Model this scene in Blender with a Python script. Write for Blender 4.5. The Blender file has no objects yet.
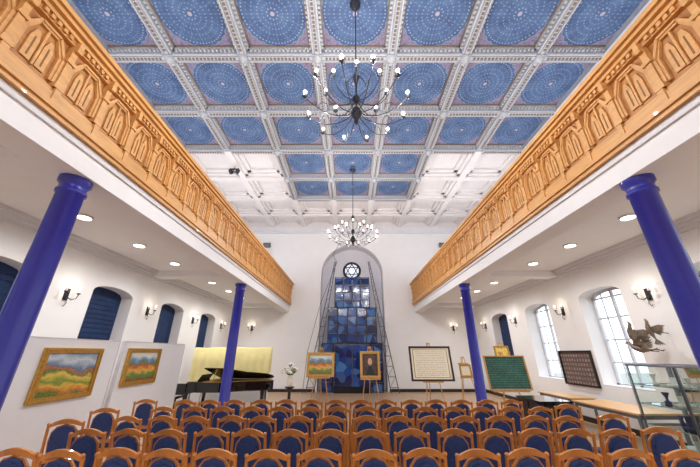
import bpy, bmesh, math, random
from mathutils import Matrix, Vector
random.seed(7)
sc=bpy.context.scene
sc.view_settings.view_transform='Standard'
pi=math.pi

# ---------------------------------------------------------------- materials
def srgb(c):
    o=[]
    for k in c:
        k=k/255.0
        o.append(k/12.92 if k<=0.04045 else ((k+0.055)/1.055)**2.4)
    return tuple(o)+(1,)
def newmat(name):
    m=bpy.data.materials.new(name); m.use_nodes=True
    nt=m.node_tree; b=nt.nodes['Principled BSDF']
    return m,nt,b
def mat(name,col,rough=.6,metal=0,var=.08,scale=6,emit=None,es=0,bump=0,stretch=None,coat=0):
    m,nt,b=newmat(name)
    b.inputs['Roughness'].default_value=rough; b.inputs['Metallic'].default_value=metal
    if coat: b.inputs['Coat Weight'].default_value=coat
    c=srgb(col)
    tc=nt.nodes.new('ShaderNodeTexCoord'); n=nt.nodes.new('ShaderNodeTexNoise'); n.inputs['Scale'].default_value=scale
    n.inputs['Detail'].default_value=4
    src=tc.outputs['Object']
    if stretch:
        mp=nt.nodes.new('ShaderNodeMapping'); mp.inputs['Scale'].default_value=stretch
        nt.links.new(src,mp.inputs['Vector']); src=mp.outputs['Vector']
    nt.links.new(src,n.inputs['Vector'])
    r=nt.nodes.new('ShaderNodeValToRGB')
    r.color_ramp.elements[0].position=.3; r.color_ramp.elements[1].position=.7
    r.color_ramp.elements[0].color=tuple(k*(1-var) for k in c[:3])+(1,)
    r.color_ramp.elements[1].color=tuple(min(1,k*(1+var)) for k in c[:3])+(1,)
    nt.links.new(n.outputs['Fac'],r.inputs['Fac']); nt.links.new(r.outputs['Color'],b.inputs['Base Color'])
    if bump:
        bp=nt.nodes.new('ShaderNodeBump'); bp.inputs['Strength'].default_value=bump; bp.inputs['Distance'].default_value=.01
        nt.links.new(n.outputs['Fac'],bp.inputs['Height']); nt.links.new(bp.outputs['Normal'],b.inputs['Normal'])
    if emit:
        b.inputs['Emission Color'].default_value=srgb(emit); b.inputs['Emission Strength'].default_value=es
    return m
class N:
    def __init__(s,nt): s.nt=nt
    def m(s,op,a,b=None,c=None):
        n=s.nt.nodes.new('ShaderNodeMath'); n.operation=op
        for i,x in enumerate((a,b,c)):
            if x is None: continue
            if isinstance(x,(int,float)): n.inputs[i].default_value=x
            else: s.nt.links.new(x,n.inputs[i])
        return n.outputs[0]
    def mix(s,f,a,b):
        n=s.nt.nodes.new('ShaderNodeMix'); n.data_type='RGBA'
        for i,x in ((0,f),(6,a),(7,b)):
            if isinstance(x,(int,float,tuple)): n.inputs[i].default_value=x
            else: s.nt.links.new(x,n.inputs[i])
        return n.outputs[2]
    def band(s,x,a,b):
        return s.m('MULTIPLY',s.m('GREATER_THAN',x,a),s.m('LESS_THAN',x,b))
    def uv(s):
        t=s.nt.nodes.new('ShaderNodeTexCoord'); sp=s.nt.nodes.new('ShaderNodeSeparateXYZ')
        s.nt.links.new(t.outputs['UV'],sp.inputs[0]); return t.outputs['UV'],sp.outputs[0],sp.outputs[1]
    def noise(s,vec,scale,detail=4,out='Fac'):
        n=s.nt.nodes.new('ShaderNodeTexNoise'); n.inputs['Scale'].default_value=scale; n.inputs['Detail'].default_value=detail
        if vec is not None: s.nt.links.new(vec,n.inputs['Vector'])
        return n.outputs[out]
    def ramp(s,f,stops,const=False):
        r=s.nt.nodes.new('ShaderNodeValToRGB'); cr=r.color_ramp
        if const: cr.interpolation='CONSTANT'
        while len(cr.elements)<len(stops): cr.elements.new(.5)
        for e,(p,c) in zip(cr.elements,stops): e.position=p; e.color=srgb(c)
        s.nt.links.new(f,r.inputs[0]); return r.outputs[0]

M_wall=mat('plaster_white',(242,241,242),.9,var=.015,scale=2,bump=.05)
M_wall2=mat('plaster_trim',(226,225,230),.8,var=.02,scale=3)
M_coffer=mat('coffer_white',(224,219,219),.85,var=.03,scale=4)
M_beam=mat('beam_stucco',(156,160,172),.8,var=.12,scale=14,bump=.3)
M_beamd=mat('beam_relief',(188,188,190),.8,var=.15,scale=30,bump=.3)
M_gold=mat('beam_gilt',(120,106,98),.6,var=.2,scale=20)
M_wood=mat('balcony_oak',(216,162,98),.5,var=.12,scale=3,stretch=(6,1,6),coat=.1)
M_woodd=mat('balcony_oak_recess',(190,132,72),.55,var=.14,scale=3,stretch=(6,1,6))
M_woodg=mat('balcony_groove',(140,92,46),.6,var=.2,scale=5)
M_col=mat('column_blue_enamel',(36,38,150),.3,var=.06,scale=3,coat=.4)
M_chw=mat('chair_wood',(196,124,56),.4,var=.2,scale=8,stretch=(1,1,.3),coat=.2)
M_chb=mat('chair_velvet',(48,66,116),.85,var=.25,scale=30,bump=.2)
M_iron=mat('wrought_iron',(58,58,66),.45,metal=.5,var=.2)
M_dark=mat('dark_iron',(34,32,38),.45,metal=.5,var=.2)
M_bulb=mat('bulb_glass',(255,250,240),.3,emit=(255,250,240),es=2,var=0)
M_sbulb=mat('sconce_bulb',(255,250,240),.3,emit=(255,236,200),es=1.6,var=0)
M_cand=mat('candle_sleeve',(235,232,225),.5)
M_black=mat('piano_lacquer',(12,12,14),.12,var=.1,coat=.6)
M_ivory=mat('ivory',(240,236,224),.4)
M_brass=mat('brass',(190,150,70),.3,metal=.8)
M_easel=mat('easel_pine',(206,158,92),.5,var=.15,scale=6,stretch=(3,3,.5))
M_gframe=mat('gilt_frame',(186,142,62),.4,metal=.3,var=.2,scale=25,bump=.3)
M_dframe=mat('dark_frame',(38,30,28),.4,var=.1)
M_board=mat('partition_white',(234,236,240),.7,var=.01)
M_cream=mat('cream_fabric',(242,228,162),.9,var=.06,scale=4,bump=.3)
M_steel=mat('steel',(150,154,168),.35,metal=.4,var=.1)
M_truss=mat('truss_steel',(84,86,98),.4,metal=.4,var=.1)
M_blind=mat('blind_blue',(26,52,96),.7,var=.25,scale=5)
M_frame=mat('window_frame',(205,205,212),.5)
M_bronze=mat('bronze_patina',(120,104,90),.5,metal=.3,var=.35,scale=20,bump=.5)
M_leaf=mat('leaf',(70,110,50),.6,var=.3)
M_petal=mat('petal',(245,242,235),.6,var=.05)
M_table=mat('table_beech',(214,172,124),.4,var=.12,scale=4,stretch=(1,6,1))
M_grey=mat('grey_plastic',(110,112,118),.5)
M_ext=mat('exterior_ground',(150,150,145),.9)

M_floor,nt,b=newmat('parquet_floor'); n=N(nt)
tc=nt.nodes.new('ShaderNodeTexCoord'); br=nt.nodes.new('ShaderNodeTexBrick'); br.inputs['Scale'].default_value=3
br.inputs['Color1'].default_value=srgb((180,148,118)); br.inputs['Color2'].default_value=srgb((198,166,134)); br.inputs['Mortar'].default_value=srgb((110,86,68))
br.inputs['Mortar Size'].default_value=.006
nt.links.new(tc.outputs['Object'],br.inputs['Vector']); nt.links.new(br.outputs['Color'],b.inputs['Base Color']); b.inputs['Roughness'].default_value=.35

# painted ceiling panel
M_panel,nt,b=newmat('painted_ceiling_panel'); n=N(nt); b.inputs['Roughness'].default_value=.8
UV,u,v=n.uv()
x=n.m('MULTIPLY_ADD',u,2,-1); y=n.m('MULTIPLY_ADD',v,2,-1)
r=n.m('SQRT',n.m('ADD',n.m('MULTIPLY',x,x),n.m('MULTIPLY',y,y))); th=n.m('ARCTAN2',y,x)
ax=n.m('MAXIMUM',n.m('ABSOLUTE',x),n.m('ABSOLUTE',y))
tcp=nt.nodes.new('ShaderNodeTexCoord')
nz=n.noise(tcp.outputs['Object'],2.5); nz2=n.noise(tcp.outputs['Object'],14)
blue=n.ramp(nz,[(.3,(60,80,118)),(.55,(74,98,138)),(.8,(96,118,150))])
pink=n.ramp(nz2,[(.35,(112,100,130)),(.55,(148,134,152)),(.7,(86,98,136))])
col=pink
wob=n.m('MULTIPLY',n.m('COSINE',n.m('MULTIPLY',th,24)),.018)
rr=n.m('ADD',r,wob)
col=n.mix(n.m('LESS_THAN',rr,.96),col,blue)
ring=n.band(rr,.925,.955); col=n.mix(n.m('MULTIPLY',ring,.5),col,srgb((170,176,194)))
def dots(r0,w,k,c,a,col):
    t=n.m('MULTIPLY',n.band(r,r0-w,r0+w),n.m('GREATER_THAN',n.m('COSINE',n.m('MULTIPLY',th,k)),.3))
    return n.mix(n.m('MULTIPLY',t,a),col,srgb(c))
col=dots(.84,.02,56,(180,190,206),.6,col)
col=dots(.72,.014,44,(150,164,190),.3,col)
col=dots(.58,.02,36,(162,176,200),.4,col)
col=dots(.42,.018,28,(170,182,204),.45,col)
col=dots(.28,.016,20,(156,172,198),.45,col)
col=dots(.15,.02,10,(184,190,206),.5,col)
ray=n.m('MULTIPLY',n.m('GREATER_THAN',n.m('COSINE',n.m('MULTIPLY',th,16)),.97),n.band(r,.15,.8))
col=n.mix(n.m('MULTIPLY',ray,.14),col,srgb((170,186,208)))
col=n.mix(n.m('LESS_THAN',r,.06),col,srgb((170,160,170)))
col=n.mix(n.band(ax,.93,2),col,srgb((66,74,102)))
col=n.mix(n.band(ax,.955,.985),col,srgb((160,158,168)))
nt.links.new(col,b.inputs['Base Color'])

def picture(name,fn,rough=.5):
    m,nt,b=newmat(name); n=N(nt); UV,u,v=n.uv(); b.inputs['Roughness'].default_value=rough
    nt.links.new(fn(n,UV,u,v),b.inputs['Base Color']); return m
def landscape(n,UV,u,v):
    h=n.m('ADD',v,n.m('MULTIPLY_ADD',n.noise(UV,3,2),.5,-.25))
    h=n.m('ADD',h,n.m('MULTIPLY_ADD',u,.16,-.08))
    c=n.ramp(h,[(0,(70,112,40)),(.12,(206,120,50)),(.2,(232,186,70)),(.3,(96,142,50)),(.42,(240,210,90)),(.5,(70,110,60)),(.58,(186,104,60)),(.64,(84,112,150)),(.7,(120,160,200)),(.82,(206,222,232)),(1,(120,160,206))])
    return n.mix(.18,c,n.ramp(n.noise(UV,28),[(.35,(60,70,30)),(.6,(230,190,110))]))
def land2(n,UV,u,v):
    h=n.m('ADD',v,n.m('MULTIPLY_ADD',n.noise(UV,5,2),.5,-.25))
    return n.ramp(h,[(0,(140,80,50)),(.2,(90,140,70)),(.35,(232,180,80)),(.5,(196,90,60)),(.62,(90,130,90)),(.72,(110,150,190)),(.9,(220,224,214))])
def portrait(n,UV,u,v):
    du=n.m('MULTIPLY_ADD',u,2,-1); dv=n.m('MULTIPLY_ADD',v,2,-1.25)
    r=n.m('SQRT',n.m('ADD',n.m('MULTIPLY',n.m('MULTIPLY',du,du),5),n.m('MULTIPLY',n.m('MULTIPLY',dv,dv),3)))
    c=n.ramp(n.noise(UV,5),[(.3,(40,26,22)),(.7,(96,66,46))])
    c=n.mix(n.m('LESS_THAN',n.m('ADD',n.m('ABSOLUTE',du),v),.62),c,srgb((22,20,26)))
    c=n.mix(n.m('LESS_THAN',r,.62),c,srgb((208,160,124)))
    return n.mix(n.m('MULTIPLY',n.m('LESS_THAN',r,.62),n.m('LESS_THAN',v,.52)),c,srgb((150,130,116)))
def poster(n,UV,u,v):
    line=n.m('GREATER_THAN',n.m('SINE',n.m('MULTIPLY',v,110)),.1)
    t=n.m('MULTIPLY',line,n.m('GREATER_THAN',n.noise(UV,44),.48))
    ax=n.m('MAXIMUM',n.m('ABSOLUTE',n.m('MULTIPLY_ADD',u,2,-1)),n.m('ABSOLUTE',n.m('MULTIPLY_ADD',v,2,-1)))
    t=n.m('MULTIPLY',t,n.m('LESS_THAN',ax,.78))
    c=n.mix(n.m('MULTIPLY',t,.5),srgb((238,228,204)),srgb((120,104,96)))
    return n.mix(n.band(ax,.86,.9),c,srgb((170,130,80)))
def chalk(n,UV,u,v):
    line=n.m('GREATER_THAN',n.m('SINE',n.m('MULTIPLY',v,90)),.3)
    t=n.m('MULTIPLY',line,n.m('GREATER_THAN',n.noise(UV,60),.54))
    return n.mix(n.m('MULTIPLY',t,.3),n.ramp(n.noise(UV,3),[(.3,(24,72,62)),(.7,(44,98,84))]),srgb((200,214,206)))
def collage(n,UV,u,v):
    gx=n.m('GREATER_THAN',n.m('SINE',n.m('MULTIPLY',u,70)),-.3); gy=n.m('GREATER_THAN',n.m('SINE',n.m('MULTIPLY',v,44)),-.3)
    t=n.m('MULTIPLY',gx,gy)
    return n.mix(t,srgb((96,80,78)),n.ramp(n.noise(UV,14),[(.35,(120,100,98)),(.65,(178,158,150))]))
def yellow(n,UV,u,v):
    return n.ramp(n.noise(UV,6),[(.3,(200,130,40)),(.5,(232,200,90)),(.7,(240,226,150))])
P_land=picture('painting_fields',landscape); P_land2=picture('painting_village',land2); P_port=picture('painting_portrait',portrait)
P_post=picture('document_print',poster); P_chalk=picture('chalkboard_green',chalk,.8); P_coll=picture('photo_collage',collage,.3); P_yel=picture('painting_yellow',yellow)

M_sg,nt,b=newmat('blue_stained_glass'); n=N(nt); b.inputs['Roughness'].default_value=.12
tc=nt.nodes.new('ShaderNodeTexCoord')
vo=nt.nodes.new('ShaderNodeTexVoronoi'); vo.inputs['Scale'].default_value=2.6; nt.links.new(tc.outputs['Object'],vo.inputs['Vector'])
sp=nt.nodes.new('ShaderNodeSeparateColor'); nt.links.new(vo.outputs['Color'],sp.inputs[0])
c=n.ramp(sp.outputs[0],[(0,(12,26,74)),(.3,(22,54,124)),(.6,(34,78,156)),(.8,(80,130,190)),(.95,(18,32,92))])
nt.links.new(c,b.inputs['Base Color'])
M_glass=bpy.data.materials.new('clear_glass'); M_glass.use_nodes=True; nt=M_glass.node_tree
for q in list(nt.nodes): 
    if q.type!='OUTPUT_MATERIAL': nt.nodes.remove(q)
out=[q for q in nt.nodes if q.type=='OUTPUT_MATERIAL'][0]
t=nt.nodes.new('ShaderNodeBsdfTransparent'); g=nt.nodes.new('ShaderNodeBsdfGlossy'); g.inputs['Roughness'].default_value=.03
t.inputs['Color'].default_value=(.92,.97,.96,1)
fr=nt.nodes.new('ShaderNodeFresnel'); mx=nt.nodes.new('ShaderNodeMixShader')
nt.links.new(fr.outputs[0],mx.inputs[0]); nt.links.new(t.outputs[0],mx.inputs[1]); nt.links.new(g.outputs[0],mx.inputs[2]); nt.links.new(mx.outputs[0],out.inputs[0])

# ---------------------------------------------------------------- mesh builder
class MB:
    def __init__(s):
        s.v=[];s.f=[];s.fm=[];s.fs=[];s.uv=[];s.mats=[];s.M=Matrix.Identity(4)
    def add(s,vs,fs,mt,smooth=False,uvs=None):
        if mt not in s.mats: s.mats.append(mt)
        i=s.mats.index(mt); o=len(s.v)
        s.v+= [tuple(s.M@Vector(p)) for p in vs]
        for f in fs:
            s.f.append([o+k for k in f]); s.fm.append(i); s.fs.append(smooth)
            s.uv.append(uvs)
    def box(s,x0,x1,y0,y1,z0,z1,mt):
        if x0>x1:x0,x1=x1,x0
        if y0>y1:y0,y1=y1,y0
        s.add([(x0,y0,z0),(x1,y0,z0),(x1,y1,z0),(x0,y1,z0),(x0,y0,z1),(x1,y0,z1),(x1,y1,z1),(x0,y1,z1)],
              [(0,3,2,1),(4,5,6,7),(0,1,5,4),(1,2,6,5),(2,3,7,6),(3,0,4,7)],mt)
    def quad(s,p,mt):
        s.add(p,[(0,1,2,3)],mt,uvs=[(0,0),(1,0),(1,1),(0,1)])
    def prism(s,pts,off,mt,smooth=False):
        n=len(pts); off=Vector(off)
        vs=[tuple(p) for p in pts]+[tuple(Vector(p)+off) for p in pts]
        s.add(vs,[tuple(range(n-1,-1,-1)),tuple(range(n,2*n))],mt)
        s.add(vs,[(i,(i+1)%n,n+(i+1)%n,n+i) for i in range(n)],mt,smooth)
    def bar(s,p,q,w,d,nrm,mt):
        p=Vector(p);q=Vector(q);nrm=Vector(nrm).normalized();t=(q-p).normalized();b=t.cross(nrm).normalized()*w/2
        n=nrm*d
        s.prism([p-b,p+b,q+b,q-b],n,mt)
    def tube(s,pts,r,mt,seg=8,caps=True):
        pts=[Vector(p) for p in pts]; n=len(pts)
        if not isinstance(r,(list,tuple)): r=[r]*n
        vs=[];ref=None
        for i,p in enumerate(pts):
            t=(pts[min(i+1,n-1)]-pts[max(i-1,0)]).normalized()
            if ref is None:
                ref=Vector((0,0,1)) if abs(t.z)<.9 else Vector((1,0,0))
            a=(ref-t*ref.dot(t)).normalized(); b=t.cross(a); ref=a
            for k in range(seg):
                an=2*pi*k/seg; vs.append(tuple(p+(a*math.cos(an)+b*math.sin(an))*r[i]))
        fs=[(i*seg+k,i*seg+(k+1)%seg,(i+1)*seg+(k+1)%seg,(i+1)*seg+k) for i in range(n-1) for k in range(seg)]
        s.add(vs,fs,mt,True)
        if caps: s.add(vs,[tuple(range(seg-1,-1,-1)),tuple(range((n-1)*seg,n*seg))],mt)
    def lathe(s,prof,c,mt,seg=16):
        vs=[];n=len(prof)
        for r,z in prof:
            for k in range(seg):
                a=2*pi*k/seg; vs.append((c[0]+r*math.cos(a),c[1]+r*math.sin(a),c[2]+z))
        fs=[(i*seg+k,i*seg+(k+1)%seg,(i+1)*seg+(k+1)%seg,(i+1)*seg+k) for i in range(n-1) for k in range(seg)]
        s.add(vs,fs,mt,True)
        s.add(vs,[tuple(range(seg-1,-1,-1)),tuple(range((n-1)*seg,n*seg))],mt)
    def ball(s,c,r,mt,seg=10,rings=6,sx=1,sy=1,sz=1):
        vs=[];fs=[]
        for i in range(rings+1):
            ph=pi*i/rings
            rr=max(math.sin(ph),.001)
            for k in range(seg):
                a=2*pi*k/seg; vs.append((c[0]+r*sx*rr*math.cos(a),c[1]+r*sy*rr*math.sin(a),c[2]+r*sz*math.cos(ph)))
        fs=[(i*seg+k,(i+1)*seg+k,(i+1)*seg+(k+1)%seg,i*seg+(k+1)%seg) for i in range(rings) for k in range(seg)]
        s.add(vs,fs,mt,True)
    def mesh(s,name,fix=True):
        me=bpy.data.meshes.new(name); me.from_pydata(s.v,[],s.f)
        for m in s.mats: me.materials.append(m)
        me.polygons.foreach_set('material_index',s.fm); me.polygons.foreach_set('use_smooth',s.fs)
        ul=me.uv_layers.new(name='UVMap')
        for p,uvs in zip(me.polygons,s.uv):
            if uvs:
                for li,q in zip(p.loop_indices,uvs): ul.data[li].uv=q
        if fix:
            bm=bmesh.new(); bm.from_mesh(me); bmesh.ops.recalc_face_normals(bm,faces=bm.faces); bm.to_mesh(me); bm.free()
        return me
    def build(s,name,loc=(0,0,0),rot=(0,0,0),fix=True,parent=None):
        o=bpy.data.objects.new(name,s.mesh(name,fix)); o.location=loc; o.rotation_euler=rot
        sc.collection.objects.link(o)
        if parent: o.parent=parent
        return o
def inst(me,name,loc,rz=0):
    o=bpy.data.objects.new(name,me); o.location=loc; o.rotation_euler=(0,0,rz); sc.collection.objects.link(o); return o

# ---------------------------------------------------------------- dimensions
XL,XR=-6.8,7.15; Y0,Y1=-6.0,17.3; ZC=9.4; CX=.12; SX,SY=2.03,2.0; TH=.55
b=MB(); b.box(XL-.6,XR+.6,Y0-.4,Y1+1.2,-.2,0,M_floor); b.build('floor')
WC=[-3.6,-.6,2.4,5.4,8.4,11.4,14.4]; WW=.75; WZ0,WZ1,RISE=1.05,3.45,.2
def sidewall(name,xi,d):
    b=MB(); x0,x1=(xi,xi+d*TH)
    ys=[Y0-.4]
    for c in WC:
        b.box(x0,x1,ys[-1],c-WW,0,ZC+.5,M_wall); ys.append(c+WW)
        b.box(x0,x1,c-WW,c+WW,0,WZ0,M_wall)
        arc=[(x0,c+WW*math.cos(pi*k/12),WZ1+RISE*math.sin(pi*k/12)) for k in range(13)]
        b.prism([(x0,c-WW,ZC+.5),(x0,c+WW,ZC+.5)]+arc,(x1-x0,0,0),M_wall)
    b.box(x0,x1,ys[-1],Y1+1.1,0,ZC+.5,M_wall)
    b.build(name)
sidewall('wall_left',XL,-1); sidewall('wall_right',XR,1)
wi=1
for side,xi,d in (('L',XL,-1),('R',XR,1)):
    for c in WC:
        b=MB(); xg=xi+d*.42
        dark = side=='L' or c>13
        b.box(xg-.03,xg+.03,c-WW,c-WW+.07,WZ0,WZ1,M_frame); b.box(xg-.03,xg+.03,c+WW-.07,c+WW,WZ0,WZ1,M_frame)
        b.box(xg-.03,xg+.03,c-WW,c+WW,WZ0,WZ0+.07,M_frame)
        arc=[(xg-.03,c+WW*math.cos(pi*k/12),WZ1+RISE*math.sin(pi*k/12)) for k in range(13)]
        arc2=[(xg-.03,c+(WW-.07)*math.cos(pi*k/12),WZ1-.07+RISE*math.sin(pi*k/12)) for k in range(12,-1,-1)]
        for k in range(12):
            b.prism([arc[k],arc[k+1],arc2[11-k],arc2[12-k]],(.06,0,0),M_frame)
        b.box(xg-.03,xg+.03,c-.035,c+.035,WZ0,WZ1+RISE-.04,M_frame)
        for z in (1.65,2.25,2.85,3.42): b.box(xg-.02,xg+.02,c-WW,c+WW,z-.02,z+.02,M_frame)
        for z in (-.38,.38): b.box(xg-.015,xg+.015,c+z-.012,c+z+.012,WZ0,WZ1+.1,M_frame)
        pane=[(xg+.005*d,c-WW,WZ0)]+[(xg+.005*d,c+WW,WZ0)]+[(xg+.005*d,c+WW*math.cos(pi*k/12),WZ1+RISE*math.sin(pi*k/12)) for k in range(13)]
        if dark:
            b.prism([(p[0]-d*.06,p[1],p[2]) for p in pane],(.006,0,0),M_blind)
            for k in range(20):
                z=WZ0+.12+k*.125; b.box(xg-d*.07-.006,xg-d*.07+.006,c-WW+.02,c+WW-.02,z,z+.02,M_blind)
        else:
            b.add(pane,[tuple(range(len(pane)))],M_glass)
        b.box(xi+d*.001,xg,c-WW,c+WW,WZ0-.001,WZ0+.03,M_wall2)
        b.build('window_%d'%wi); wi+=1
NR=1.88; NS=6.4
b=MB()
for sg,xe in ((-1,XL),(1,XR)):
    arc=[(CX+sg*NR*math.cos(pi/2*k/14),Y1,NS+NR*.98*math.sin(pi/2*k/14)) for k in range(15)]
    b.prism([(xe,Y1,0),(CX+sg*NR,Y1,0)]+arc+[(CX,Y1,ZC+.5),(xe,Y1,ZC+.5)],(0,.3,0),M_wall)
M_niche=mat('niche_plaster',(228,227,234),.9,var=.02,scale=2)
rim=[(CX-NR,0)]+[(CX+NR*math.cos(pi-pi*k/24),NS+NR*.98*math.sin(pi*k/24)) for k in range(25)]+[(CX+NR,0)]
vs=[(p[0],Y1+.29,p[1]) for p in rim]+[(p[0],Y1+.9,p[1]) for p in rim]; nr=len(rim)
b.add(vs,[(i,i+1,nr+i+1,nr+i) for i in range(nr-1)],M_niche)
b.box(CX-NR-.3,CX+NR+.3,Y1+.9,Y1+1.05,0,ZC,M_niche)
b.build('wall_back',fix=False)
b=MB()
for i in range(nr-1):
    p,q=rim[i],rim[i+1]
    def o(p,k):
        if p[1]<=NS: return (p[0]+(k if p[0]>CX else -k),p[1])
        a=math.atan2(p[1]-NS,p[0]-CX); return (p[0]+k*math.cos(a),p[1]+k*math.sin(a))
    b.prism([(p[0],Y1-.02,p[1]),(q[0],Y1-.02,q[1]),(o(q,.07)[0],Y1-.02,o(q,.07)[1]),(o(p,.07)[0],Y1-.02,o(p,.07)[1])],(0,.019,0),M_wall)
b.build('trim_1')
b=MB(); b.box(XL,XR,Y0-.3,Y0,0,ZC+.5,M_wall); b.build('wall_front')
b=MB()
Yd=Y0+.005
for x0,x1 in ((-1.1,0),(0,1.1)):
    b.box(x0+.02,x1-.02,Yd,Yd+.06,0,2.5,M_chw)
    for z0,z1 in ((.2,1.1),(1.25,2.35)):
        b.box(x0+.18,x1-.18,Yd+.06,Yd+.08,z0,z1,M_woodd)
b.box(-1.25,-1.1,Yd,Yd+.08,0,2.65,M_chw); b.box(1.1,1.25,Yd,Yd+.08,0,2.65,M_chw); b.box(-1.25,1.25,Yd,Yd+.08,2.5,2.65,M_chw)
b.build('door_1')
for nm,x0,x1 in (('left',XL,XL+.03),('right',XR-.03,XR)):
    b=MB(); b.box(x0,x1,Y0,Y1,0,.14,M_dframe); b.build('baseboard_'+nm)
b=MB(); b.box(XL+.03,CX-NR-.1,Y1-.03,Y1,0,.14,M_dframe); b.box(CX+NR+.1,XR-.03,Y1-.03,Y1,0,.14,M_dframe); b.build('baseboard_back')

# ---------------------------------------------------------------- ceiling
b=MB(); b.box(XL-.6,XR+.6,Y0-.4,Y1+1.2,ZC+.32,ZC+.6,M_coffer)
ybeams=[1.5+2*k-8 for k in range(0,13)]
xb=[CX+SX*(k-3.5) for k in range(8)]
def painted(i,yc):
    return yc<9.7 or (yc<13.6 and 2<=i<=4)
for i in range(7):
    for j in range(len(ybeams)-1):
        xc=(xb[i]+xb[i+1])/2; yc=(ybeams[j]+ybeams[j+1])/2
        hw,hh=SX/2-.13,SY/2-.13
        if painted(i,yc):
            b.quad([(xc-hw,yc-hh,ZC+.2),(xc-hw,yc+hh,ZC+.2),(xc+hw,yc+hh,ZC+.2),(xc+hw,yc-hh,ZC+.2)],M_panel)
            for k,(w,z,m) in enumerate(((.05,ZC+.13,M_beamd),(.09,ZC+.17,M_gold))):
                b.box(xc-hw,xc-hw+w,yc-hh,yc+hh,z,ZC+.3,m); b.box(xc+hw-w,xc+hw,yc-hh,yc+hh,z,ZC+.3,m)
                b.box(xc-hw,xc+hw,yc-hh,yc-hh+w,z,ZC+.3,m); b.box(xc-hw,xc+hw,yc+hh-w,yc+hh,z,ZC+.3,m)
            if yc>2:
                nd=15
                for k in range(nd):
                    t=-hw+.06+(2*hw-.12)*(k+.5)/nd; e=.028
                    b.box(xc+t-e,xc+t+e,yc-hh,yc-hh+.05,ZC+.06,ZC+.14,M_beamd); b.box(xc+t-e,xc+t+e,yc+hh-.05,yc+hh,ZC+.06,ZC+.14,M_beamd)
                    b.box(xc-hw,xc-hw+.05,yc+t-e,yc+t+e,ZC+.06,ZC+.14,M_beamd); b.box(xc+hw-.05,xc+hw,yc+t-e,yc+t+e,ZC+.06,ZC+.14,M_beamd)
        else:
            for w,z in ((.14,ZC+.1),(.3,ZC+.2)):
                b.box(xc-hw,xc-hw+w,yc-hh,yc+hh,z,ZC+.33,M_coffer); b.box(xc+hw-w,xc+hw,yc-hh,yc+hh,z,ZC+.33,M_coffer)
                b.box(xc-hw,xc+hw,yc-hh,yc-hh+w,z,ZC+.33,M_coffer); b.box(xc-hw,xc+hw,yc+hh-w,yc+hh,z,ZC+.33,M_coffer)
def beamseg(p,q,horiz,isp):
    m=M_beam if isp else M_coffer
    w=.13
    if horiz:
        b.box(p[0],q[0],p[1]-w,p[1]+w,ZC,ZC+.35,m)
        if isp:
            b.box(p[0]+w,q[0]-w,p[1]-.045,p[1]+.045,ZC-.03,ZC,M_beamd)
            for e in (-.1,.1): b.box(p[0]+w,q[0]-w,p[1]+e-.015,p[1]+e+.015,ZC-.025,ZC,M_beamd)
            for k in range(16):
                x=p[0]+.2+(q[0]-p[0]-.4)*(k+.5)/16; b.box(x-.03,x+.03,p[1]-.03,p[1]+.03,ZC-.05,ZC-.03,M_gold)
    else:
        b.box(p[0]-w,p[0]+w,p[1],q[1],ZC-.001,ZC+.35,m)
        if isp:
            b.box(p[0]-.045,p[0]+.045,p[1]+w,q[1]-w,ZC-.03,ZC,M_beamd)
            for e in (-.1,.1): b.box(p[0]+e-.015,p[0]+e+.015,p[1]+w,q[1]-w,ZC-.025,ZC,M_beamd)
            for k in range(16):
                y=p[1]+.2+(q[1]-p[1]-.4)*(k+.5)/16; b.box(p[0]-.03,p[0]+.03,y-.03,y+.03,ZC-.05,ZC-.03,M_gold)
for j,y in enumerate(ybeams):
    for i in range(7):
        isp=painted(i,y-1) or painted(i,y+1)
        yy=min(max(y,Y0+.15),Y1-.15)
        beamseg((xb[i],yy),(xb[i+1],yy),True,isp)
for i,x in enumerate(xb):
    for j in range(len(ybeams)-1):
        yc=ybeams[j]+1
        isp=(i<7 and painted(i,yc)) or (i>0 and painted(i-1,yc))
        beamseg((min(max(x,XL+.1),XR-.1),max(ybeams[j],Y0)),(x,min(ybeams[j+1],Y1)),False,isp)
        y=ybeams[j]
        if Y0<y<13.6 and (isp):
            b.box(x-.13,x+.13,y-.13,y+.13,ZC-.06,ZC,M_beam); b.lathe([(.1,0),(.1,-.03),(.05,-.07),(.03,-.12)],(x,y,ZC-.05),M_beamd,10)
b.build('ceiling')
b=MB()
for x,d in ((XL,1),(XR,-1)):
    for k in range(3): b.box(x,x+d*(.1+.08*k),Y0,Y1,ZC-.36+.12*k,ZC-.24+.12*k,M_wall2)
for k in range(3): b.box(XL,XR,Y1-(.1+.08*k),Y1,ZC-.36+.12*k,ZC-.24+.12*k,M_wall2)
b.build('trim_2')

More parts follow.
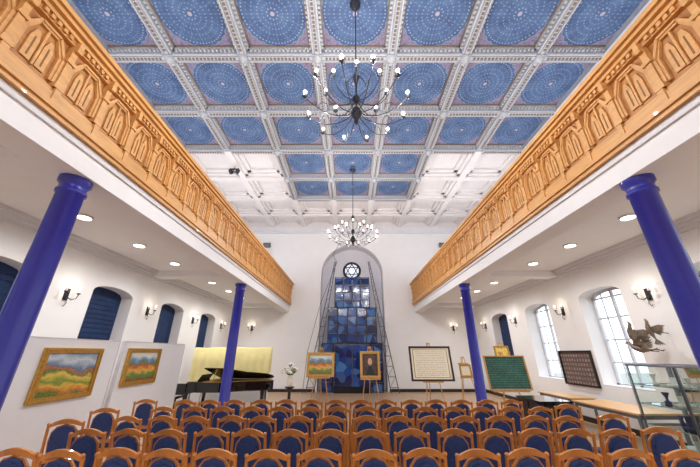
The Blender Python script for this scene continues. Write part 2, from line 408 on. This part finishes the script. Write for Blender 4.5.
# ---------------------------------------------------------------- balconies
def balcony(side,xf,d,xw):
    b=MB()
    b.box(xf+d*.05,xw,Y0,Y1,4.52,4.72,M_wall)
    b.box(xf+d*.05,xf+d*.5,Y0,Y1,4.1,4.52,M_wall)
    b.box(xf+d*.02,xf+d*.05,Y0,Y1,4.38,4.465,M_wall2)
    b.box(xf+d*.5,xf+d*.56,Y0,Y1,4.40,4.52,M_wall2)
    for y in (-3.2,3.4,9.9,16.9): b.box(xf+d*.5,xw,y-.22,y+.22,4.32,4.52,M_wall)
    for k in range(3): b.box(xw,xw-d*(.08+.07*k),Y0,Y1,4.28+.08*k,4.36+.08*k,M_wall2)
    b.build('balcony_'+side)
    b=MB()
    b.box(xf-d*.03,xf+d*.049,Y0,Y1,4.47,4.72,M_wood)
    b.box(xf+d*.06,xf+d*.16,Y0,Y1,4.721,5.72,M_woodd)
    b.box(xf-d*.06,xf+d*.049,Y0,Y1,4.53,4.60,M_wood)
    b.box(xf-d*.00,xf+d*.049,Y0,Y1,4.60,4.78,M_wood)
    b.box(xf+d*.02,xf+d*.06,Y0,Y1,4.78,4.80,M_woodg)
    b.box(xf+d*.0,xf+d*.06,Y0,Y1,5.50,5.58,M_wood)
    b.box(xf-d*.04,xf+d*.06,Y0,Y1,5.58,5.64,M_wood)
    b.box(xf-d*.09,xf+d*.2,Y0,Y1,5.64,5.70,M_wood)
    b.box(xf-d*.13,xf+d*.24,Y0,Y1,5.70,5.77,M_wood)
    U=.56; n_=int((Y1-Y0)/U); U=(Y1-Y0)/n_
    nx=(-d,0,0); xo=xf+d*.06
    for k in range(n_+1):
        y=Y0+U*k
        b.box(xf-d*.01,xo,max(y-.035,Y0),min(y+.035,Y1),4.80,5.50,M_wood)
        b.box(xf-d*.03,xo,max(y-.055,Y0),min(y+.055,Y1),4.80,4.87,M_wood)
        b.box(xf-d*.03,xo,max(y-.055,Y0),min(y+.055,Y1),5.22,5.27,M_wood)
        b.box(xf-d*.06,xf-d*.0,max(y-.03,Y0),min(y+.03,Y1),5.42,5.58,M_wood)
        b.box(xf-d*.045,xf-d*.0,max(y-.035,Y0),min(y+.035,Y1),4.60,4.78,M_wood)
        if k==n_: break
        c=y+U/2; h=U/2-.035
        # chamfered (trapezoid-headed) arch with stepped moulding
        for m_,(e,dd) in enumerate(((0,.05),(.03,.035))):
            A=[(c-h+.02+e,4.86),(c-h+.02+e,5.22-e*.5),(c-h*.45,5.44-e),(c+h*.45,5.44-e),(c+h-.02-e,5.22-e*.5),(c+h-.02-e,4.86)]
            for p,q in zip(A[:-1],A[1:]): b.bar((xo,p[0],p[1]),(xo,q[0],q[1]),.032,dd,nx,M_wood)
        # two narrow raised fields with bevelled heads
        for e in (-.078,.078):
            cc=c+e
            P=[(cc-.05,4.88),(cc-.05,5.18),(cc-.02,5.30),(cc+.02,5.30),(cc+.05,5.18),(cc+.05,4.88)]
            b.prism([(xo,p,z) for p,z in P],(-d*.02,0,0),M_wood)
            b.bar((xo-d*.02,cc,4.92),(xo-d*.02,cc,5.2),.016,.004,nx,M_woodg)
        b.box(xo,xo-d*.03,c-.012,c+.012,4.86,5.40,M_wood)
        for s in (-.16,-.08,0,.08,.16): b.box(xf-d*.03,xf,c+s-.022,c+s+.022,5.52,5.575,M_wood)
        b.box(xf-d*.012,xf,c-h+.03,c+h-.03,4.65,4.665,M_woodg); b.box(xf-d*.012,xf,c-h+.03,c+h-.03,4.72,4.735,M_woodg)
    return b.build('balcony_parapet')
balcony('left',-3.5,-1,XL+.002); balcony('right',3.72,1,XR-.002)

# columns
b=MB(); b.lathe([(.24,0),(.24,.08),(.2,.12),(.19,.2),(.155,.26),(.152,2.2),(.146,3.86),(.166,3.875),(.166,3.91),(.146,3.925),(.148,3.99),(.18,4.03),(.18,4.099)],(0,0,0),M_col,32)
cm=b.mesh('column')
for x,y in ((-3.77,3.4),(-3.77,9.9),(3.95,3.4),(3.95,9.9),(-3.77,-3.2),(3.95,-3.2)): inst(cm,'blue_column',(x,y,0))

# ---------------------------------------------------------------- lights
def point(name,loc,p,col=(1,.99,.985),r=.03,parent=None):
    l=bpy.data.lights.new(name,'POINT'); l.energy=p; l.color=col; l.shadow_soft_size=r
    o=bpy.data.objects.new(name,l); o.location=loc; sc.collection.objects.link(o)
    if parent: o.parent=parent
    return o
b=MB(); b.lathe([(.15,0),(.15,-.03),(.13,-.035)],(0,0,0),M_wall2,20); b.lathe([(.12,-.036),(.12,-.045)],(0,0,0),mat('downlight_glow',(255,250,240),.5,emit=(255,246,228),es=6,var=0),20)
dm=b.mesh('downlight')
for x in (-5.5,5.75):
    for y in (-4.6,-1.3,.4,2.1,5.4,7.1,8.75,11.4,13.1,14.8):
        inst(dm,'recessed_downlight',(x,y,4.519))
        l=bpy.data.lights.new('downlight_lamp','SPOT'); l.energy=135; l.spot_size=2.85; l.spot_blend=.9; l.shadow_soft_size=.1; l.color=(1,.985,.96)
        o=bpy.data.objects.new('downlight_lamp',l); o.location=(x,y,4.44); sc.collection.objects.link(o)
b=MB(); b.box(-.5,.5,-.3,.3,.05,.15,M_grey); b.box(-.4,-.3,-.25,.25,0,.05,M_grey); b.box(.3,.4,-.25,.25,0,.05,M_grey)  # added tray, made up to carry the gallery fill lamps
um=b.mesh('fill_tray')
for x in (-5.3,5.55):  # trays and fill lamps added unseen behind the parapets to brighten the ceiling
    for y in (-3,2,7,12):
        inst(um,'gallery_fill_tray',(x,y,4.72))
        l=bpy.data.lights.new('gallery_fill_lamp','AREA'); l.shape='RECTANGLE'; l.size=.9; l.size_y=.5; l.energy=90; l.color=(.96,.98,1)
        o=bpy.data.objects.new('gallery_fill_lamp',l); o.location=(x,y,4.9); o.rotation_euler=(pi,0,0); sc.collection.objects.link(o)

def chand_mesh():
    b=MB(); top=3.15
    b.tube([(0,0,-.3),(0,0,top)],.014,M_iron,8)
    b.lathe([(.02,.95),(.05,.9),(.07,.8),(.04,.7),(.03,.6)],(0,0,0),M_iron)
    b.lathe([(.03,.02),(.07,-.04),(.1,-.12),(.1,-.2),(.05,-.28),(.03,-.33),(.04,-.36),(.01,-.42)],(0,0,0),M_iron)
    b.lathe([(.03,.3),(.07,.25),(.07,.18),(.03,.12)],(0,0,0),M_iron)
    b.lathe([(.03,-.14),(.13,0),(.13,.03)],(0,0,top),M_iron)
    def candle(x,y,z):
        b.lathe([(.015,-.03),(.05,0),(.05,.015),(.03,.02)],(x,y,z),M_iron,10)
        b.lathe([(.018,.02),(.018,.09)],(x,y,z),M_cand,8)
        b.ball((x,y,z+.12),.036,M_bulb,8,6)
    def arm(a,prof,r=.0075):
        c,s=math.cos(a),math.sin(a); b.tube([(q*c,q*s,z) for q,z in prof],r,M_iron,6)
    for k in range(12):
        a=2*pi*(k+.5)/12
        arm(a,[(.05,-.12),(.18,-.24),(.38,-.3),(.6,-.27),(.8,-.16),(.93,-.06),(.98,0)],.009)
        candle(.98*math.cos(a),.98*math.sin(a),0)
        arm(a,[(.7,-.22),(.72,-.12),(.66,-.04),(.57,-.06),(.55,-.14)])
    for k in range(8):
        a=2*pi*k/8
        arm(a,[(.04,.2),(.16,.08),(.32,.05),(.48,.12),(.58,.24),(.6,.34)],.009)
        candle(.6*math.cos(a),.6*math.sin(a),.34)
        if k%2==0: arm(a,[(.04,.85),(.12,.78),(.2,.6),(.17,.42),(.08,.3)])
    return b.mesh('chandelier')
chm=chand_mesh()
for y in (-2.4,4.2,10.8):  # first one is unseen behind the camera, added for fill at the same spacing
    o=inst(chm,'chandelier',(CX,y,6.25))
    for k in range(6):
        a=2*pi*k/6+.26; point('chandelier_lamp',(1.05*math.cos(a),1.05*math.sin(a),.12),76,r=.025,parent=o)

b=MB()
b.box(-.06,.06,-.02,0,-.14,.14,M_iron)
for s in (-1,1):
    b.tube([(0,-.02,-.05),(s*.06,-.1,-.12),(s*.14,-.14,-.08),(s*.17,-.14,.02)],.01,M_iron,6)
    b.lathe([(.015,0),(.045,.02),(.045,.03)],(s*.17,-.14,.02),M_iron,10)
    b.lathe([(.018,.03),(.018,.12)],(s*.17,-.14,.02),M_cand,8)
    b.ball((s*.17,-.14,.175),.035,M_sbulb,8,6,sz=1.3)
b.tube([(0,-.02,-.1),(0,-.08,-.2),(0,-.03,-.28),(.03,-.02,-.24)],.008,M_iron,6)
sm=b.mesh('sconce')
def sconce(x,y,z,rz):
    o=inst(sm,'wall_sconce',(x,y,z),rz); point('sconce_lamp',(0,-.28,.2),2.2,col=(1,.85,.66),r=.02,parent=o)
for y in (-5.2,3.9,6.95,9.95,12.95,15.9):
    sconce(XL,y,3.2,pi/2); sconce(XR,y,3.2,-pi/2)
sconce(-5.6,Y1,3.2,0); sconce(5.9,Y1,3.2,0)

# ---------------------------------------------------------------- ark
b=MB(); ya=Y1-.35
def grid(x0,x1,z0,z1,nx,nz,y,dep):
    w=(x1-x0)/nx; h=(z1-z0)/nz
    for i in range(nx):
        for j in range(nz):
            t=random.uniform(-.03,.03)
            b.prism([(x0+i*w+.03,y+t,z0+j*h+.03),(x0+i*w+w-.03,y-t,z0+j*h+.03),(x0+i*w+w-.03,y-t,z0+j*h+h-.03),(x0+i*w+.03,y+t,z0+j*h+h-.03)],(0,.03,0),M_sg)
    for yy_ in (y-.06,y+dep):
        for i in range(nx+1): b.box(x0+i*w-.016,x0+i*w+.016,yy_,yy_+.036,z0-.0,z1+.02,M_dark)
        for j in range(nz+1): b.box(x0-.02,x1+.02,yy_,yy_+.036,max(.01,z0+j*h-.016),z0+j*h+.016,M_truss)
    for i in (0,nx):
        for j in range(nz+1): b.box(x0+i*w-.018,x0+i*w+.018,y-.06,y+dep,max(.01,z0+j*h-.018),z0+j*h+.018,M_truss)
grid(CX-1.62,CX+1.62,.02,2.4,6,5,ya,.25)
grid(CX-1.35,CX+1.35,2.4,4.3,5,4,ya,.25)
grid(CX-1.0,CX+1.0,4.3,6.05,4,4,ya,.25)
b.box(CX-.9,CX+.9,ya-.25,ya-.1,.3,2.3,M_sg); b.box(CX-.95,CX+.95,ya-.28,ya-.24,2.3,2.36,M_truss); b.box(CX-.95,CX+.95,ya-.28,ya-.08,0,.3,M_dark)
for x in (-.95,0,.95): b.box(CX+x-.02,CX+x+.02,ya-.28,ya-.25,.3,2.3,M_truss)
b.build('glass_torah_ark')
for s in (-1,1):
    b=MB()
    def P(t,o,dy): return (s*((1.95+o)*(1-t)+(.95+o)*t),dy,t*6.9+.03)
    b.tube([P(t/8,0,0) for t in range(9)],.022,M_truss,6); b.tube([P(t/8,.42*(1-t/9.5),0) for t in range(9)],.022,M_truss,6)
    for k in range(14):
        t=(k+.5)/14; t2=(k+1.5)/14
        b.tube([P(t,0,0),P(t,.42*(1-t*8/9.5),0)],.016,M_truss,5)
        if k<13: b.tube([P(t,0,0),P(t2,.42*(1-t2*8/9.5),0)],.009,M_truss,5)
    b.build('steel_ladder_truss',(CX,Y1-.78,0))
b=MB(); zc=6.78; yq=Y1+.84
M_rw=mat('rose_window_glass',(225,230,245),.3,emit=(235,240,255),es=.7)
b.M=Matrix.Translation((CX,yq,zc))@Matrix.Rotation(pi/2,4,'X')
b.lathe([(.58,-.05),(.58,.08),(.44,.08),(.44,-.05)],(0,0,0),M_dframe,40)
b.lathe([(.46,.02),(.46,.04)],(0,0,0),M_rw,40)
b.M=Matrix.Identity(4)
for off in (pi/2,-pi/2):
    pts=[(CX+.44*math.cos(off+2*pi*k/3),yq-.05,zc+.44*math.sin(off+2*pi*k/3)) for k in range(3)]
    for k in range(3): b.bar(pts[k],pts[(k+1)%3],.05,.04,(0,-1,0),M_dframe)
b.build('star_rose_window')
b=MB()
b.tube([(CX-.75,Y1-.62,8.2),(CX-1.15,Y1-.62,7.4),(CX-.9,Y1-.7,6.9),(CX-1.75,Y1-.9,4.5),(CX-2.35,Y1-.9,2),(CX-2.5,Y1-.9,.02)],.012,M_iron,5)
b.tube([(CX-.75,Y1-.62,8.2),(CX-.75,Y1-.04,8.35)],.012,M_iron,5)
b.build('hanging_cable')

# ---------------------------------------------------------------- chairs
def chair():
    b=MB()
    def post(s): return [(s*.2,-.2,0),(s*.2,-.17,.25),(s*.2,-.17,.45),(s*.205,-.19,.7),(s*.2,-.24,.97)]
    for s in (-1,1):
        b.tube(post(s),[.016,.02,.022,.02,.017],M_chw,8)
        b.ball((s*.2,-.245,.985),.022,M_chw,8,5)
        b.tube([(s*.19,.22,0),(s*.19,.2,.43)],[.014,.02],M_chw,8)
        b.tube([(s*.19,.21,.2),(s*.2,-.17,.2)],.01,M_chw,6)
    b.tube([(-.19,.02,.2),(.19,.02,.2)],.01,M_chw,6)
    b.prism([(-.22,-.19,.41),(.22,-.19,.41),(.235,.22,.41),(-.235,.22,.41)],(0,0,.04),M_chw)
    b.prism([(-.2,-.16,.45),(.2,-.16,.45),(.215,.2,.45),(-.215,.2,.45)],(0,0,.045),M_chb)
    b.prism([(-.18,-.14,.495),(.18,-.14,.495),(.19,.18,.495),(-.19,.18,.495)],(0,0,.012),M_chb)
    n=12; top=[];bot=[]
    for k in range(n+1):
        t=-1+2*k/n; top.append((t*.21,.985+.06*math.cos(t*pi/2)-.02*abs(t)**4)); bot.append((t*.21,.935+.05*math.cos(t*pi/2)))
    def yy(z): return -.17-.075*max(0,(z-.5))/.5
    for k in range(n):
        q=[top[k],top[k+1],bot[k+1],bot[k]]
        b.prism([(x,yy(z)-.018-.02*(1-(x/.21)**2)+.01,z) for x,z in q],(0,.032,0),M_chw)
    b.prism([(-.2,-.205,.53),(.2,-.205,.53),(.2,-.205,.565),(-.2,-.205,.565)],(0,.03,0),M_chw)
    out=[(-.13,.57),(.13,.57),(.155,.66),(.165,.78),(.15,.89),(.10,.955),(0,.985),(-.10,.955),(-.15,.89),(-.165,.78),(-.155,.66)]
    b.prism([(x,yy(z)-.012,z) for x,z in out],(0,.024,0),M_chw)
    for kx,dy,th in ((.89,-.028,.02),(.89,.008,.02),(.7,-.036,.01)):
        b.prism([(x*kx,yy(z)+dy,.77+(z-.77)*(kx+.03)) for x,z in out],(0,th,0),M_chb)
    return b.mesh('chair')
cme=chair()
for r,y in enumerate((3.65,4.45,5.25,6.05,6.85)):
    xs=[.22+.5*k+(.0 if r%2==0 else .06) for k in range(-7,7)]
    for x in xs:
        if abs(x)>3.45 and y<3.9: continue
        inst(cme,'upholstered_chair',(x+random.uniform(-.02,.02),y+random.uniform(-.03,.03),0),random.uniform(-.05,.05))
for x,y,a in ((-4.05,5.0,.3),(-4.2,5.9,.25),(-4.15,6.9,.2),(3.95,4.55,-.2),(4.05,5.4,-.15),(4.0,6.3,-.2)):
    inst(cme,'upholstered_chair',(x,y,0),a)

# ---------------------------------------------------------------- pictures and easels
def framed(name,w,h,pm,fm,fw,loc,rot=(0,0,0)):
    b=MB()
    W,H=w/2,h/2
    for d0,d1,t,m in ((0,fw,.05,fm),(fw*.15,fw*.5,.065,fm)):
        o=[(-W+d0,-H+d0),(W-d0,-H+d0),(W-d0,H-d0),(-W+d0,H-d0)]; i=[(-W+d1,-H+d1),(W-d1,-H+d1),(W-d1,H-d1),(-W+d1,H-d1)]
        for k in range(4):
            p,q=o[k],o[(k+1)%4]; r_,s_=i[(k+1)%4],i[k]
            b.prism([(p[0],-t,p[1]),(q[0],-t,q[1]),(r_[0],-t,r_[1]),(s_[0],-t,s_[1])],(0,t,0),m)
    b.box(-W+fw*.5,W-fw*.5,-.015,0,-H+fw*.5,H-fw*.5,M_dframe)
    x,z=W-fw*.95,H-fw*.95
    b.quad([(-x,-.02,-z),(x,-.02,-z),(x,-.02,z),(-x,-.02,z)],pm)
    return b.build(name,loc,rot,fix=False)
def easel(x,y,zb,w,ztop):
    b=MB()
    b.tube([(-.36,-.12,0),(-.05,.28,ztop)],.018,M_easel,6); b.tube([(.36,-.12,0),(.05,.28,ztop)],.018,M_easel,6)
    b.tube([(0,.75,0),(0,.3,ztop-.05)],.018,M_easel,6)
    b.box(-.07,.07,.25,.3,ztop-.06,ztop,M_easel)
    yb=-.12+.4*zb/ztop
    b.box(-w/2,w/2,yb-.1,yb+.03,zb-.04,zb,M_easel)
    if ztop>zb+.7: b.box(-.22,.22,yb+.18,yb+.2,zb+.5,zb+.55,M_easel)
    b.build('wooden_easel',(x,y,0))
    return y+yb-.04
def on_easel(name,x,y,zb,w,h,pm,fm,fw,ztop=2.1,ew=None):
    yb=easel(x,y,zb,ew or min(w,.8),ztop)
    framed(name,w,h,pm,fm,fw,(x,yb+.5*h*math.sin(.17),zb+.5*h*math.cos(.17)+.005),(-.17,0,0))
on_easel('gilt_framed_painting',-1.2,12.9,1.0,1.12,.92,P_land2,M_gframe,.1,2.1)
on_easel('portrait_painting',.82,12.9,.95,.82,1.02,P_port,M_gframe,.1,2.15)
on_easel('framed_document',3.32,12.9,.85,1.72,1.32,P_post,M_dframe,.07,2.3)
on_easel('small_framed_picture',4.95,13.6,.95,.5,.5,P_post,M_gframe,.06,1.75)
on_easel('yellow_painting',6.2,12.6,1.45,.6,.72,P_yel,M_gframe,.06,2.3)
on_easel('green_chalkboard',5.38,10.9,.74,1.42,1.08,P_chalk,M_easel,.04,1.95,1.2)
framed('photo_collage_panel',1.4,1.0,P_coll,M_dframe,.05,(XR-.01,9.95,1.47),(0,0,-pi/2))

def partition(x,y0,y1,h=2.15):
    b=MB(); b.box(-.03,.03,y0,y1,.08,h,M_board)
    for y in (y0,y1): b.box(-.035,.035,y-.015,y+.015,0,h+.01,M_frame)
    for y in (y0+.3,y1-.3): b.box(-.12,.12,y-.03,y+.03,0,.06,M_frame)
    b.box(-.035,.035,y0,y1,h-.0,h+.02,M_frame)
    b.build('display_partition',(x,0,0))
partition(-5.58,1.0,4.2); partition(-5.58,4.25,7.45); partition(-5.52,7.55,10.3)
framed('landscape_painting',1.32,.92,P_land,M_gframe,.09,(-5.54,6.3,1.53),(0,0,pi/2))
framed('village_painting',1.3,.86,P_land2,M_gframe,.1,(-5.48,8.35,1.58),(0,0,pi/2))
b=MB(); b.box(-1.55,1.55,0,.05,.1,2.0,M_board)
for x in (-1.5,1.5): b.box(x-.03,x+.03,-.25,.3,0,.06,M_frame); b.box(x-.03,x+.03,.0,.05,0,2.0,M_frame)
b.build('cloth_display_stand',(-4.85,13.0,0))
b=MB(); n_=60; vs=[];fs=[]
for i in range(n_+1):
    x=-1.6+3.2*i/n_; w=.025*math.sin(i*1.1)+.015*math.sin(i*2.7)
    sag=.03*math.cos(i*.35)
    for j,(yy_,z) in enumerate(((.1,1.2),(.09,2.04),(.02,2.11+sag*.3),(-.06,2.07+sag*.3),(-.08+w*.5,1.5),(-.09+w,.85+sag))): vs.append((x,yy_,z))
fs=[(i*6+j,(i+1)*6+j,(i+1)*6+j+1,i*6+j+1) for i in range(n_) for j in range(5)]
b.add(vs,fs,M_cream,True); b.build('cream_drape',(-4.85,13.0,0))

# ---------------------------------------------------------------- grand piano
b=MB()
def outline(k=1.0):
    pts=[(-1.1,.75),(-1.1,-.75)]
    ctrl=[(-.4,-.75),(0,-.70),(.35,-.5),(.7,-.22),(1.05,-.12),(1.35,.0),(1.5,.22),(1.5,.45),(1.38,.66),(1.15,.75)]
    return [(x*k,y*k) for x,y in pts+ctrl]
O=outline()
b.prism([(x,y,.68) for x,y in O],(0,0,.3),M_black)
b.prism([(x*.96,y*.94,.981) for x,y in O],(0,0,.01),M_gframe)
b.box(-1.42,-1.1,-.75,.75,.62,.74,M_black); b.box(-1.42,-1.1,-.78,-.68,.62,.95,M_black); b.box(-1.42,-1.1,.68,.78,.62,.95,M_black)
b.box(-1.38,-1.2,-.67,.67,.74,.765,M_ivory)
for k in range(36):
    if k%7 in (2,6): continue
    yk=-.65+k*.037; b.box(-1.31,-1.2,yk-.008,yk+.008,.765,.785,M_black)
b.box(-1.16,-1.12,-.68,.68,.76,.96,M_black)
b.prism([(-.95,-.4,.99),(-.8,-.4,1.2),(-.8,.4,1.2),(-.95,.4,.99)],(.02,0,0),M_black)
a=.28; hinge=.75
def lidp(x,y,z=0): 
    dy=hinge-y; return (x, hinge-dy*math.cos(a)-z*math.sin(a), .99+dy*math.sin(a)+z*math.cos(a))
L=[(max(p[0],-.62),p[1]) for p in O]
base=[lidp(x,y) for x,y in L]
b.prism(base,(0,0,.025),M_black)
b.box(-1.1,-.62,-.75,.75,.985,1.005,M_black)
b.tube([(-.3,-.6,.98),(-.25,-.52,1.36)],.012,M_brass,6)
for x,y in ((-1.15,-.62),(-1.15,.62),(1.15,.35)):
    b.lathe([(.03,0),(.035,.05),(.035,.1),(.045,.12),(.06,.4),(.085,.62),(.085,.68)],(x,y,0),M_black,12)
b.tube([(-.9,-.08,.68),(-.95,-.06,.1)],.012,M_brass,6); b.tube([(-.9,.08,.68),(-.95,.06,.1)],.012,M_brass,6); b.box(-1.05,-.9,-.15,.15,.06,.12,M_black)
b.build('grand_piano',(-4.35,11.6,0),(0,0,-.05))
b=MB(); b.box(-.2,.2,-.4,.4,.44,.52,M_black)
for x in (-.16,.16):
    for y in (-.35,.35): b.lathe([(.02,0),(.03,.44)],(x,y,0),M_black,8)
b.build('piano_bench',(-6.15,11.6,0))

b=MB(); b.lathe([(.2,0),(.2,.04),(.06,.08),(.05,.7),(.16,.76),(.16,.8)],(0,0,0),M_black,20)
b.lathe([(.06,.8),(.1,.86),(.12,.98),(.07,1.1),(.09,1.16),(.07,1.16)],(0,0,0),M_ivory,20)
for k in range(60):
    a=random.uniform(0,2*pi); r_=random.uniform(.02,.26); z=1.22+.34*(1-(r_/.28)**2)*random.uniform(.3,1)
    b.tube([(0,0,1.1),(r_*.5*math.cos(a),r_*.5*math.sin(a),1.2),(r_*math.cos(a),r_*math.sin(a),z)],.005,M_leaf,4)
    if k%4: b.ball((r_*math.cos(a),r_*math.sin(a),z),random.uniform(.045,.065),M_petal,7,5,sz=.7)
    else:
        c=Vector((r_*math.cos(a)*1.1,r_*math.sin(a)*1.1,z-.05)); d=Vector((math.cos(a),math.sin(a),.5))*.14; e=Vector((-math.sin(a),math.cos(a),0))*.035
        b.add([tuple(c),tuple(c+d*.5+e),tuple(c+d),tuple(c+d*.5-e)],[(0,1,2,3)],M_leaf)
b.build('flower_arrangement_on_pedestal',(-2.15,11.6,0))

def table(name,loc,lx,ly,h,top,leg,rz=0):
    b=MB(); b.box(-lx/2,lx/2,-ly/2,ly/2,h-.035,h,top); b.box(-lx/2+.05,lx/2-.05,-ly/2+.05,ly/2-.05,h-.11,h-.035,leg)
    for x in (-lx/2+.06,lx/2-.06):
        for y in (-ly/2+.06,ly/2-.06): b.box(x-.025,x+.025,y-.025,y+.025,0,h-.035,leg)
    return b.build(name,loc,(0,0,rz))
table('wooden_table',(6.3,7.75,0),.95,1.9,.76,M_table,M_grey)
table('wooden_table',(6.4,9.8,0),.7,1.5,.76,M_table,M_grey)
b=MB(); b.box(-.4,.4,-.55,.55,.1,.72,M_black); b.box(-.43,.43,-.58,.58,.72,.76,M_black)
for x in (-.35,.35):
    for y in (-.5,.5): b.box(x-.03,x+.03,y-.03,y+.03,0,.1,M_black)
for y in (-.27,.27): b.box(-.42,-.4,y-.24,y+.24,.14,.68,M_dframe); b.ball((-.43,y*.3,.42),.015,M_brass)
b.build('black_cabinet',(5.25,9.0,0))
# glass showcase
b=MB(); w,l,h=.85,1.9,1.7; e=.018
b.box(-w/2,w/2,-l/2,l/2,0,.3,M_board)
for x in (-w/2+e,w/2-e):
    b.box(x-e,x+e,-l/2,l/2,h-.04,h,M_steel); b.box(x-e,x+e,-l/2,l/2,.3,.34,M_steel)
    for y in (-l/2+e,0,l/2-e): b.box(x-e,x+e,y-e,y+e,.34,h-.04,M_steel)
for y in (-l/2+e,0,l/2-e): b.box(-w/2+2*e,w/2-2*e,y-e,y+e,h-.04,h,M_steel)
b.add([(-w/2,-l/2,h-.01),(w/2,-l/2,h-.01),(w/2,l/2,h-.01),(-w/2,l/2,h-.01)],[(0,1,2,3)],M_glass)
M_gedge=mat('glass_edge_green',(150,190,180),.2,var=.05)
for z in (.65,1.0,1.33):
    b.box(-w/2+.03,w/2-.03,-l/2+.03,l/2-.03,z,z+.008,M_glass)
    b.box(-w/2+.02,-w/2+.03,-l/2+.03,l/2-.03,z-.004,z+.014,M_gedge); b.box(w/2-.03,w/2-.02,-l/2+.03,l/2-.03,z-.004,z+.014,M_gedge)
    b.box(-w/2+.03,w/2-.03,-l/2+.02,-l/2+.03,z-.004,z+.014,M_gedge); b.box(-w/2+.03,w/2-.03,l/2-.03,l/2-.02,z-.004,z+.014,M_gedge)
for x in (-w/2,w/2): b.add([(x,-l/2,.3),(x,l/2,.3),(x,l/2,h-.03),(x,-l/2,h-.03)],[(0,1,2,3)],M_glass)
for y in (-l/2,l/2): b.add([(-w/2,y,.3),(w/2,y,.3),(w/2,y,h-.03),(-w/2,y,h-.03)],[(0,1,2,3)],M_glass)
cols=[M_brass,M_steel,M_petal,M_chb,M_bronze,M_ivory]
for z in (.3,.658,1.008,1.338):
    for k in range(6):
        y=-l/2+.2+k*.3; m=random.choice(cols); s=random.uniform(.7,1.0)
        if k%2: b.lathe([(.05*s,0),(.06*s,.03),(.02,.06),(.02,.1),(.06*s,.15*s+.04),(.05*s,.2*s)],(random.uniform(-.15,.15),y,z),m,12)
        else: b.box(-.14,.14,y-.06,y+.06,z,z+.03,m); b.box(-.1,.1,y-.01,y+.01,z+.03,z+.2*s,m)
b.build('glass_display_case',(6.05,5.55,0))
# bird sculptures
def bird():
    b=MB()
    b.tube([(-.34,0,.02),(-.2,0,.0),(-.05,0,-.01),(.1,0,.03),(.19,0,.09),(.25,0,.14),(.3,0,.14),(.37,0,.11)],[.01,.035,.075,.07,.045,.04,.03,.004],M_bronze,10)
    for s in (-1,1):
        for k in range(7):
            t=k/6; a=.5+1.0*t; L=.42-.16*t
            p=Vector((.08-.1*t,s*.03,.03)); q=p+Vector((-math.sin(a)*L*.75,s*L*.4,math.cos(a)*L*.9+.05)); w=Vector((.05,0,.02))
            m_=(p+q)/2+Vector((0,s*.03,.02))
            b.prism([tuple(p-w*.5),tuple(m_-w),tuple(q),tuple(m_+w),tuple(p+w*.5)],(0,s*.008,0),M_bronze)
    for k in range(-2,3):
        q=Vector((-.5,k*.05,.02+.02*abs(k))); b.prism([(-.28,-.012,.015),(-.28,.012,.015),(-.44,k*.05+.025,.02),tuple(q),(-.44,k*.05-.025,.02)],(0,0,.008),M_bronze)
    return b
BL=(((6.72,7.3,2.3),(0,-1.25,1.7),.85),((6.75,6.85,2.36),(0,-1.1,1.3),.72),((6.72,7.22,1.98),(.2,-.1,1.7),.9))
for loc,rot,s in BL:
    b=bird(); o=b.build('bronze_bird_sculpture',loc,rot); o.scale=(s,s,s)
    b=MB(); b.tube([(loc[0]+.05,loc[1],loc[2]-.02),(XR,loc[1],loc[2]-.05)],.01,M_iron,6); b.build('sculpture_bracket')

for x in (-5.2,5.8):
    b=MB(); b.box(-.06,.06,-.06,0,-.08,.08,M_iron); b.tube([(0,-.05,0),(0,-.2,0)],.02,M_iron,6)
    b.M=Matrix.Translation((0,-.28,-.05))@Matrix.Rotation(.5,4,'X'); b.box(-.2,.2,-.12,.1,-.14,.14,M_dframe); b.box(-.17,.17,-.13,-.12,-.11,.11,M_grey)
    b.build('wall_floodlight',(x,Y1,8.2))
b=MB(); b.tube([(0,0,0),(0,0,-.45)],.015,M_iron,6); b.box(-.2,.2,-.03,.03,-.5,-.45,M_iron)
for s in (-1,1):
    b.M=Matrix.Translation((s*.15,0,-.58))@Matrix.Rotation(.5*s,4,'Y'); b.lathe([(.05,.1),(.08,.06),(.09,-.1),(.07,-.1)],(0,0,0),M_iron,14)
b.build('ceiling_spotlight',(-5.0,10.5,ZC+.33))

# ---------------------------------------------------------------- exterior + world + camera
b=MB(); b.box(-40,40,-30,40,-.6,-.4,M_ext); b.build('ground_outside')
w=bpy.data.worlds.new('World'); sc.world=w; w.use_nodes=True
bg=w.node_tree.nodes['Background']; bg.inputs[0].default_value=(.86,.92,1,1); bg.inputs[1].default_value=2.8
cam=bpy.data.cameras.new('Camera'); co=bpy.data.objects.new('Camera',cam); sc.collection.objects.link(co)
cam.sensor_width=36; cam.lens=14.86; cam.clip_start=.05; cam.clip_end=200
co.location=(0,0,1.9); co.rotation_euler=(math.radians(90+22.47),0,0)
sc.camera=co
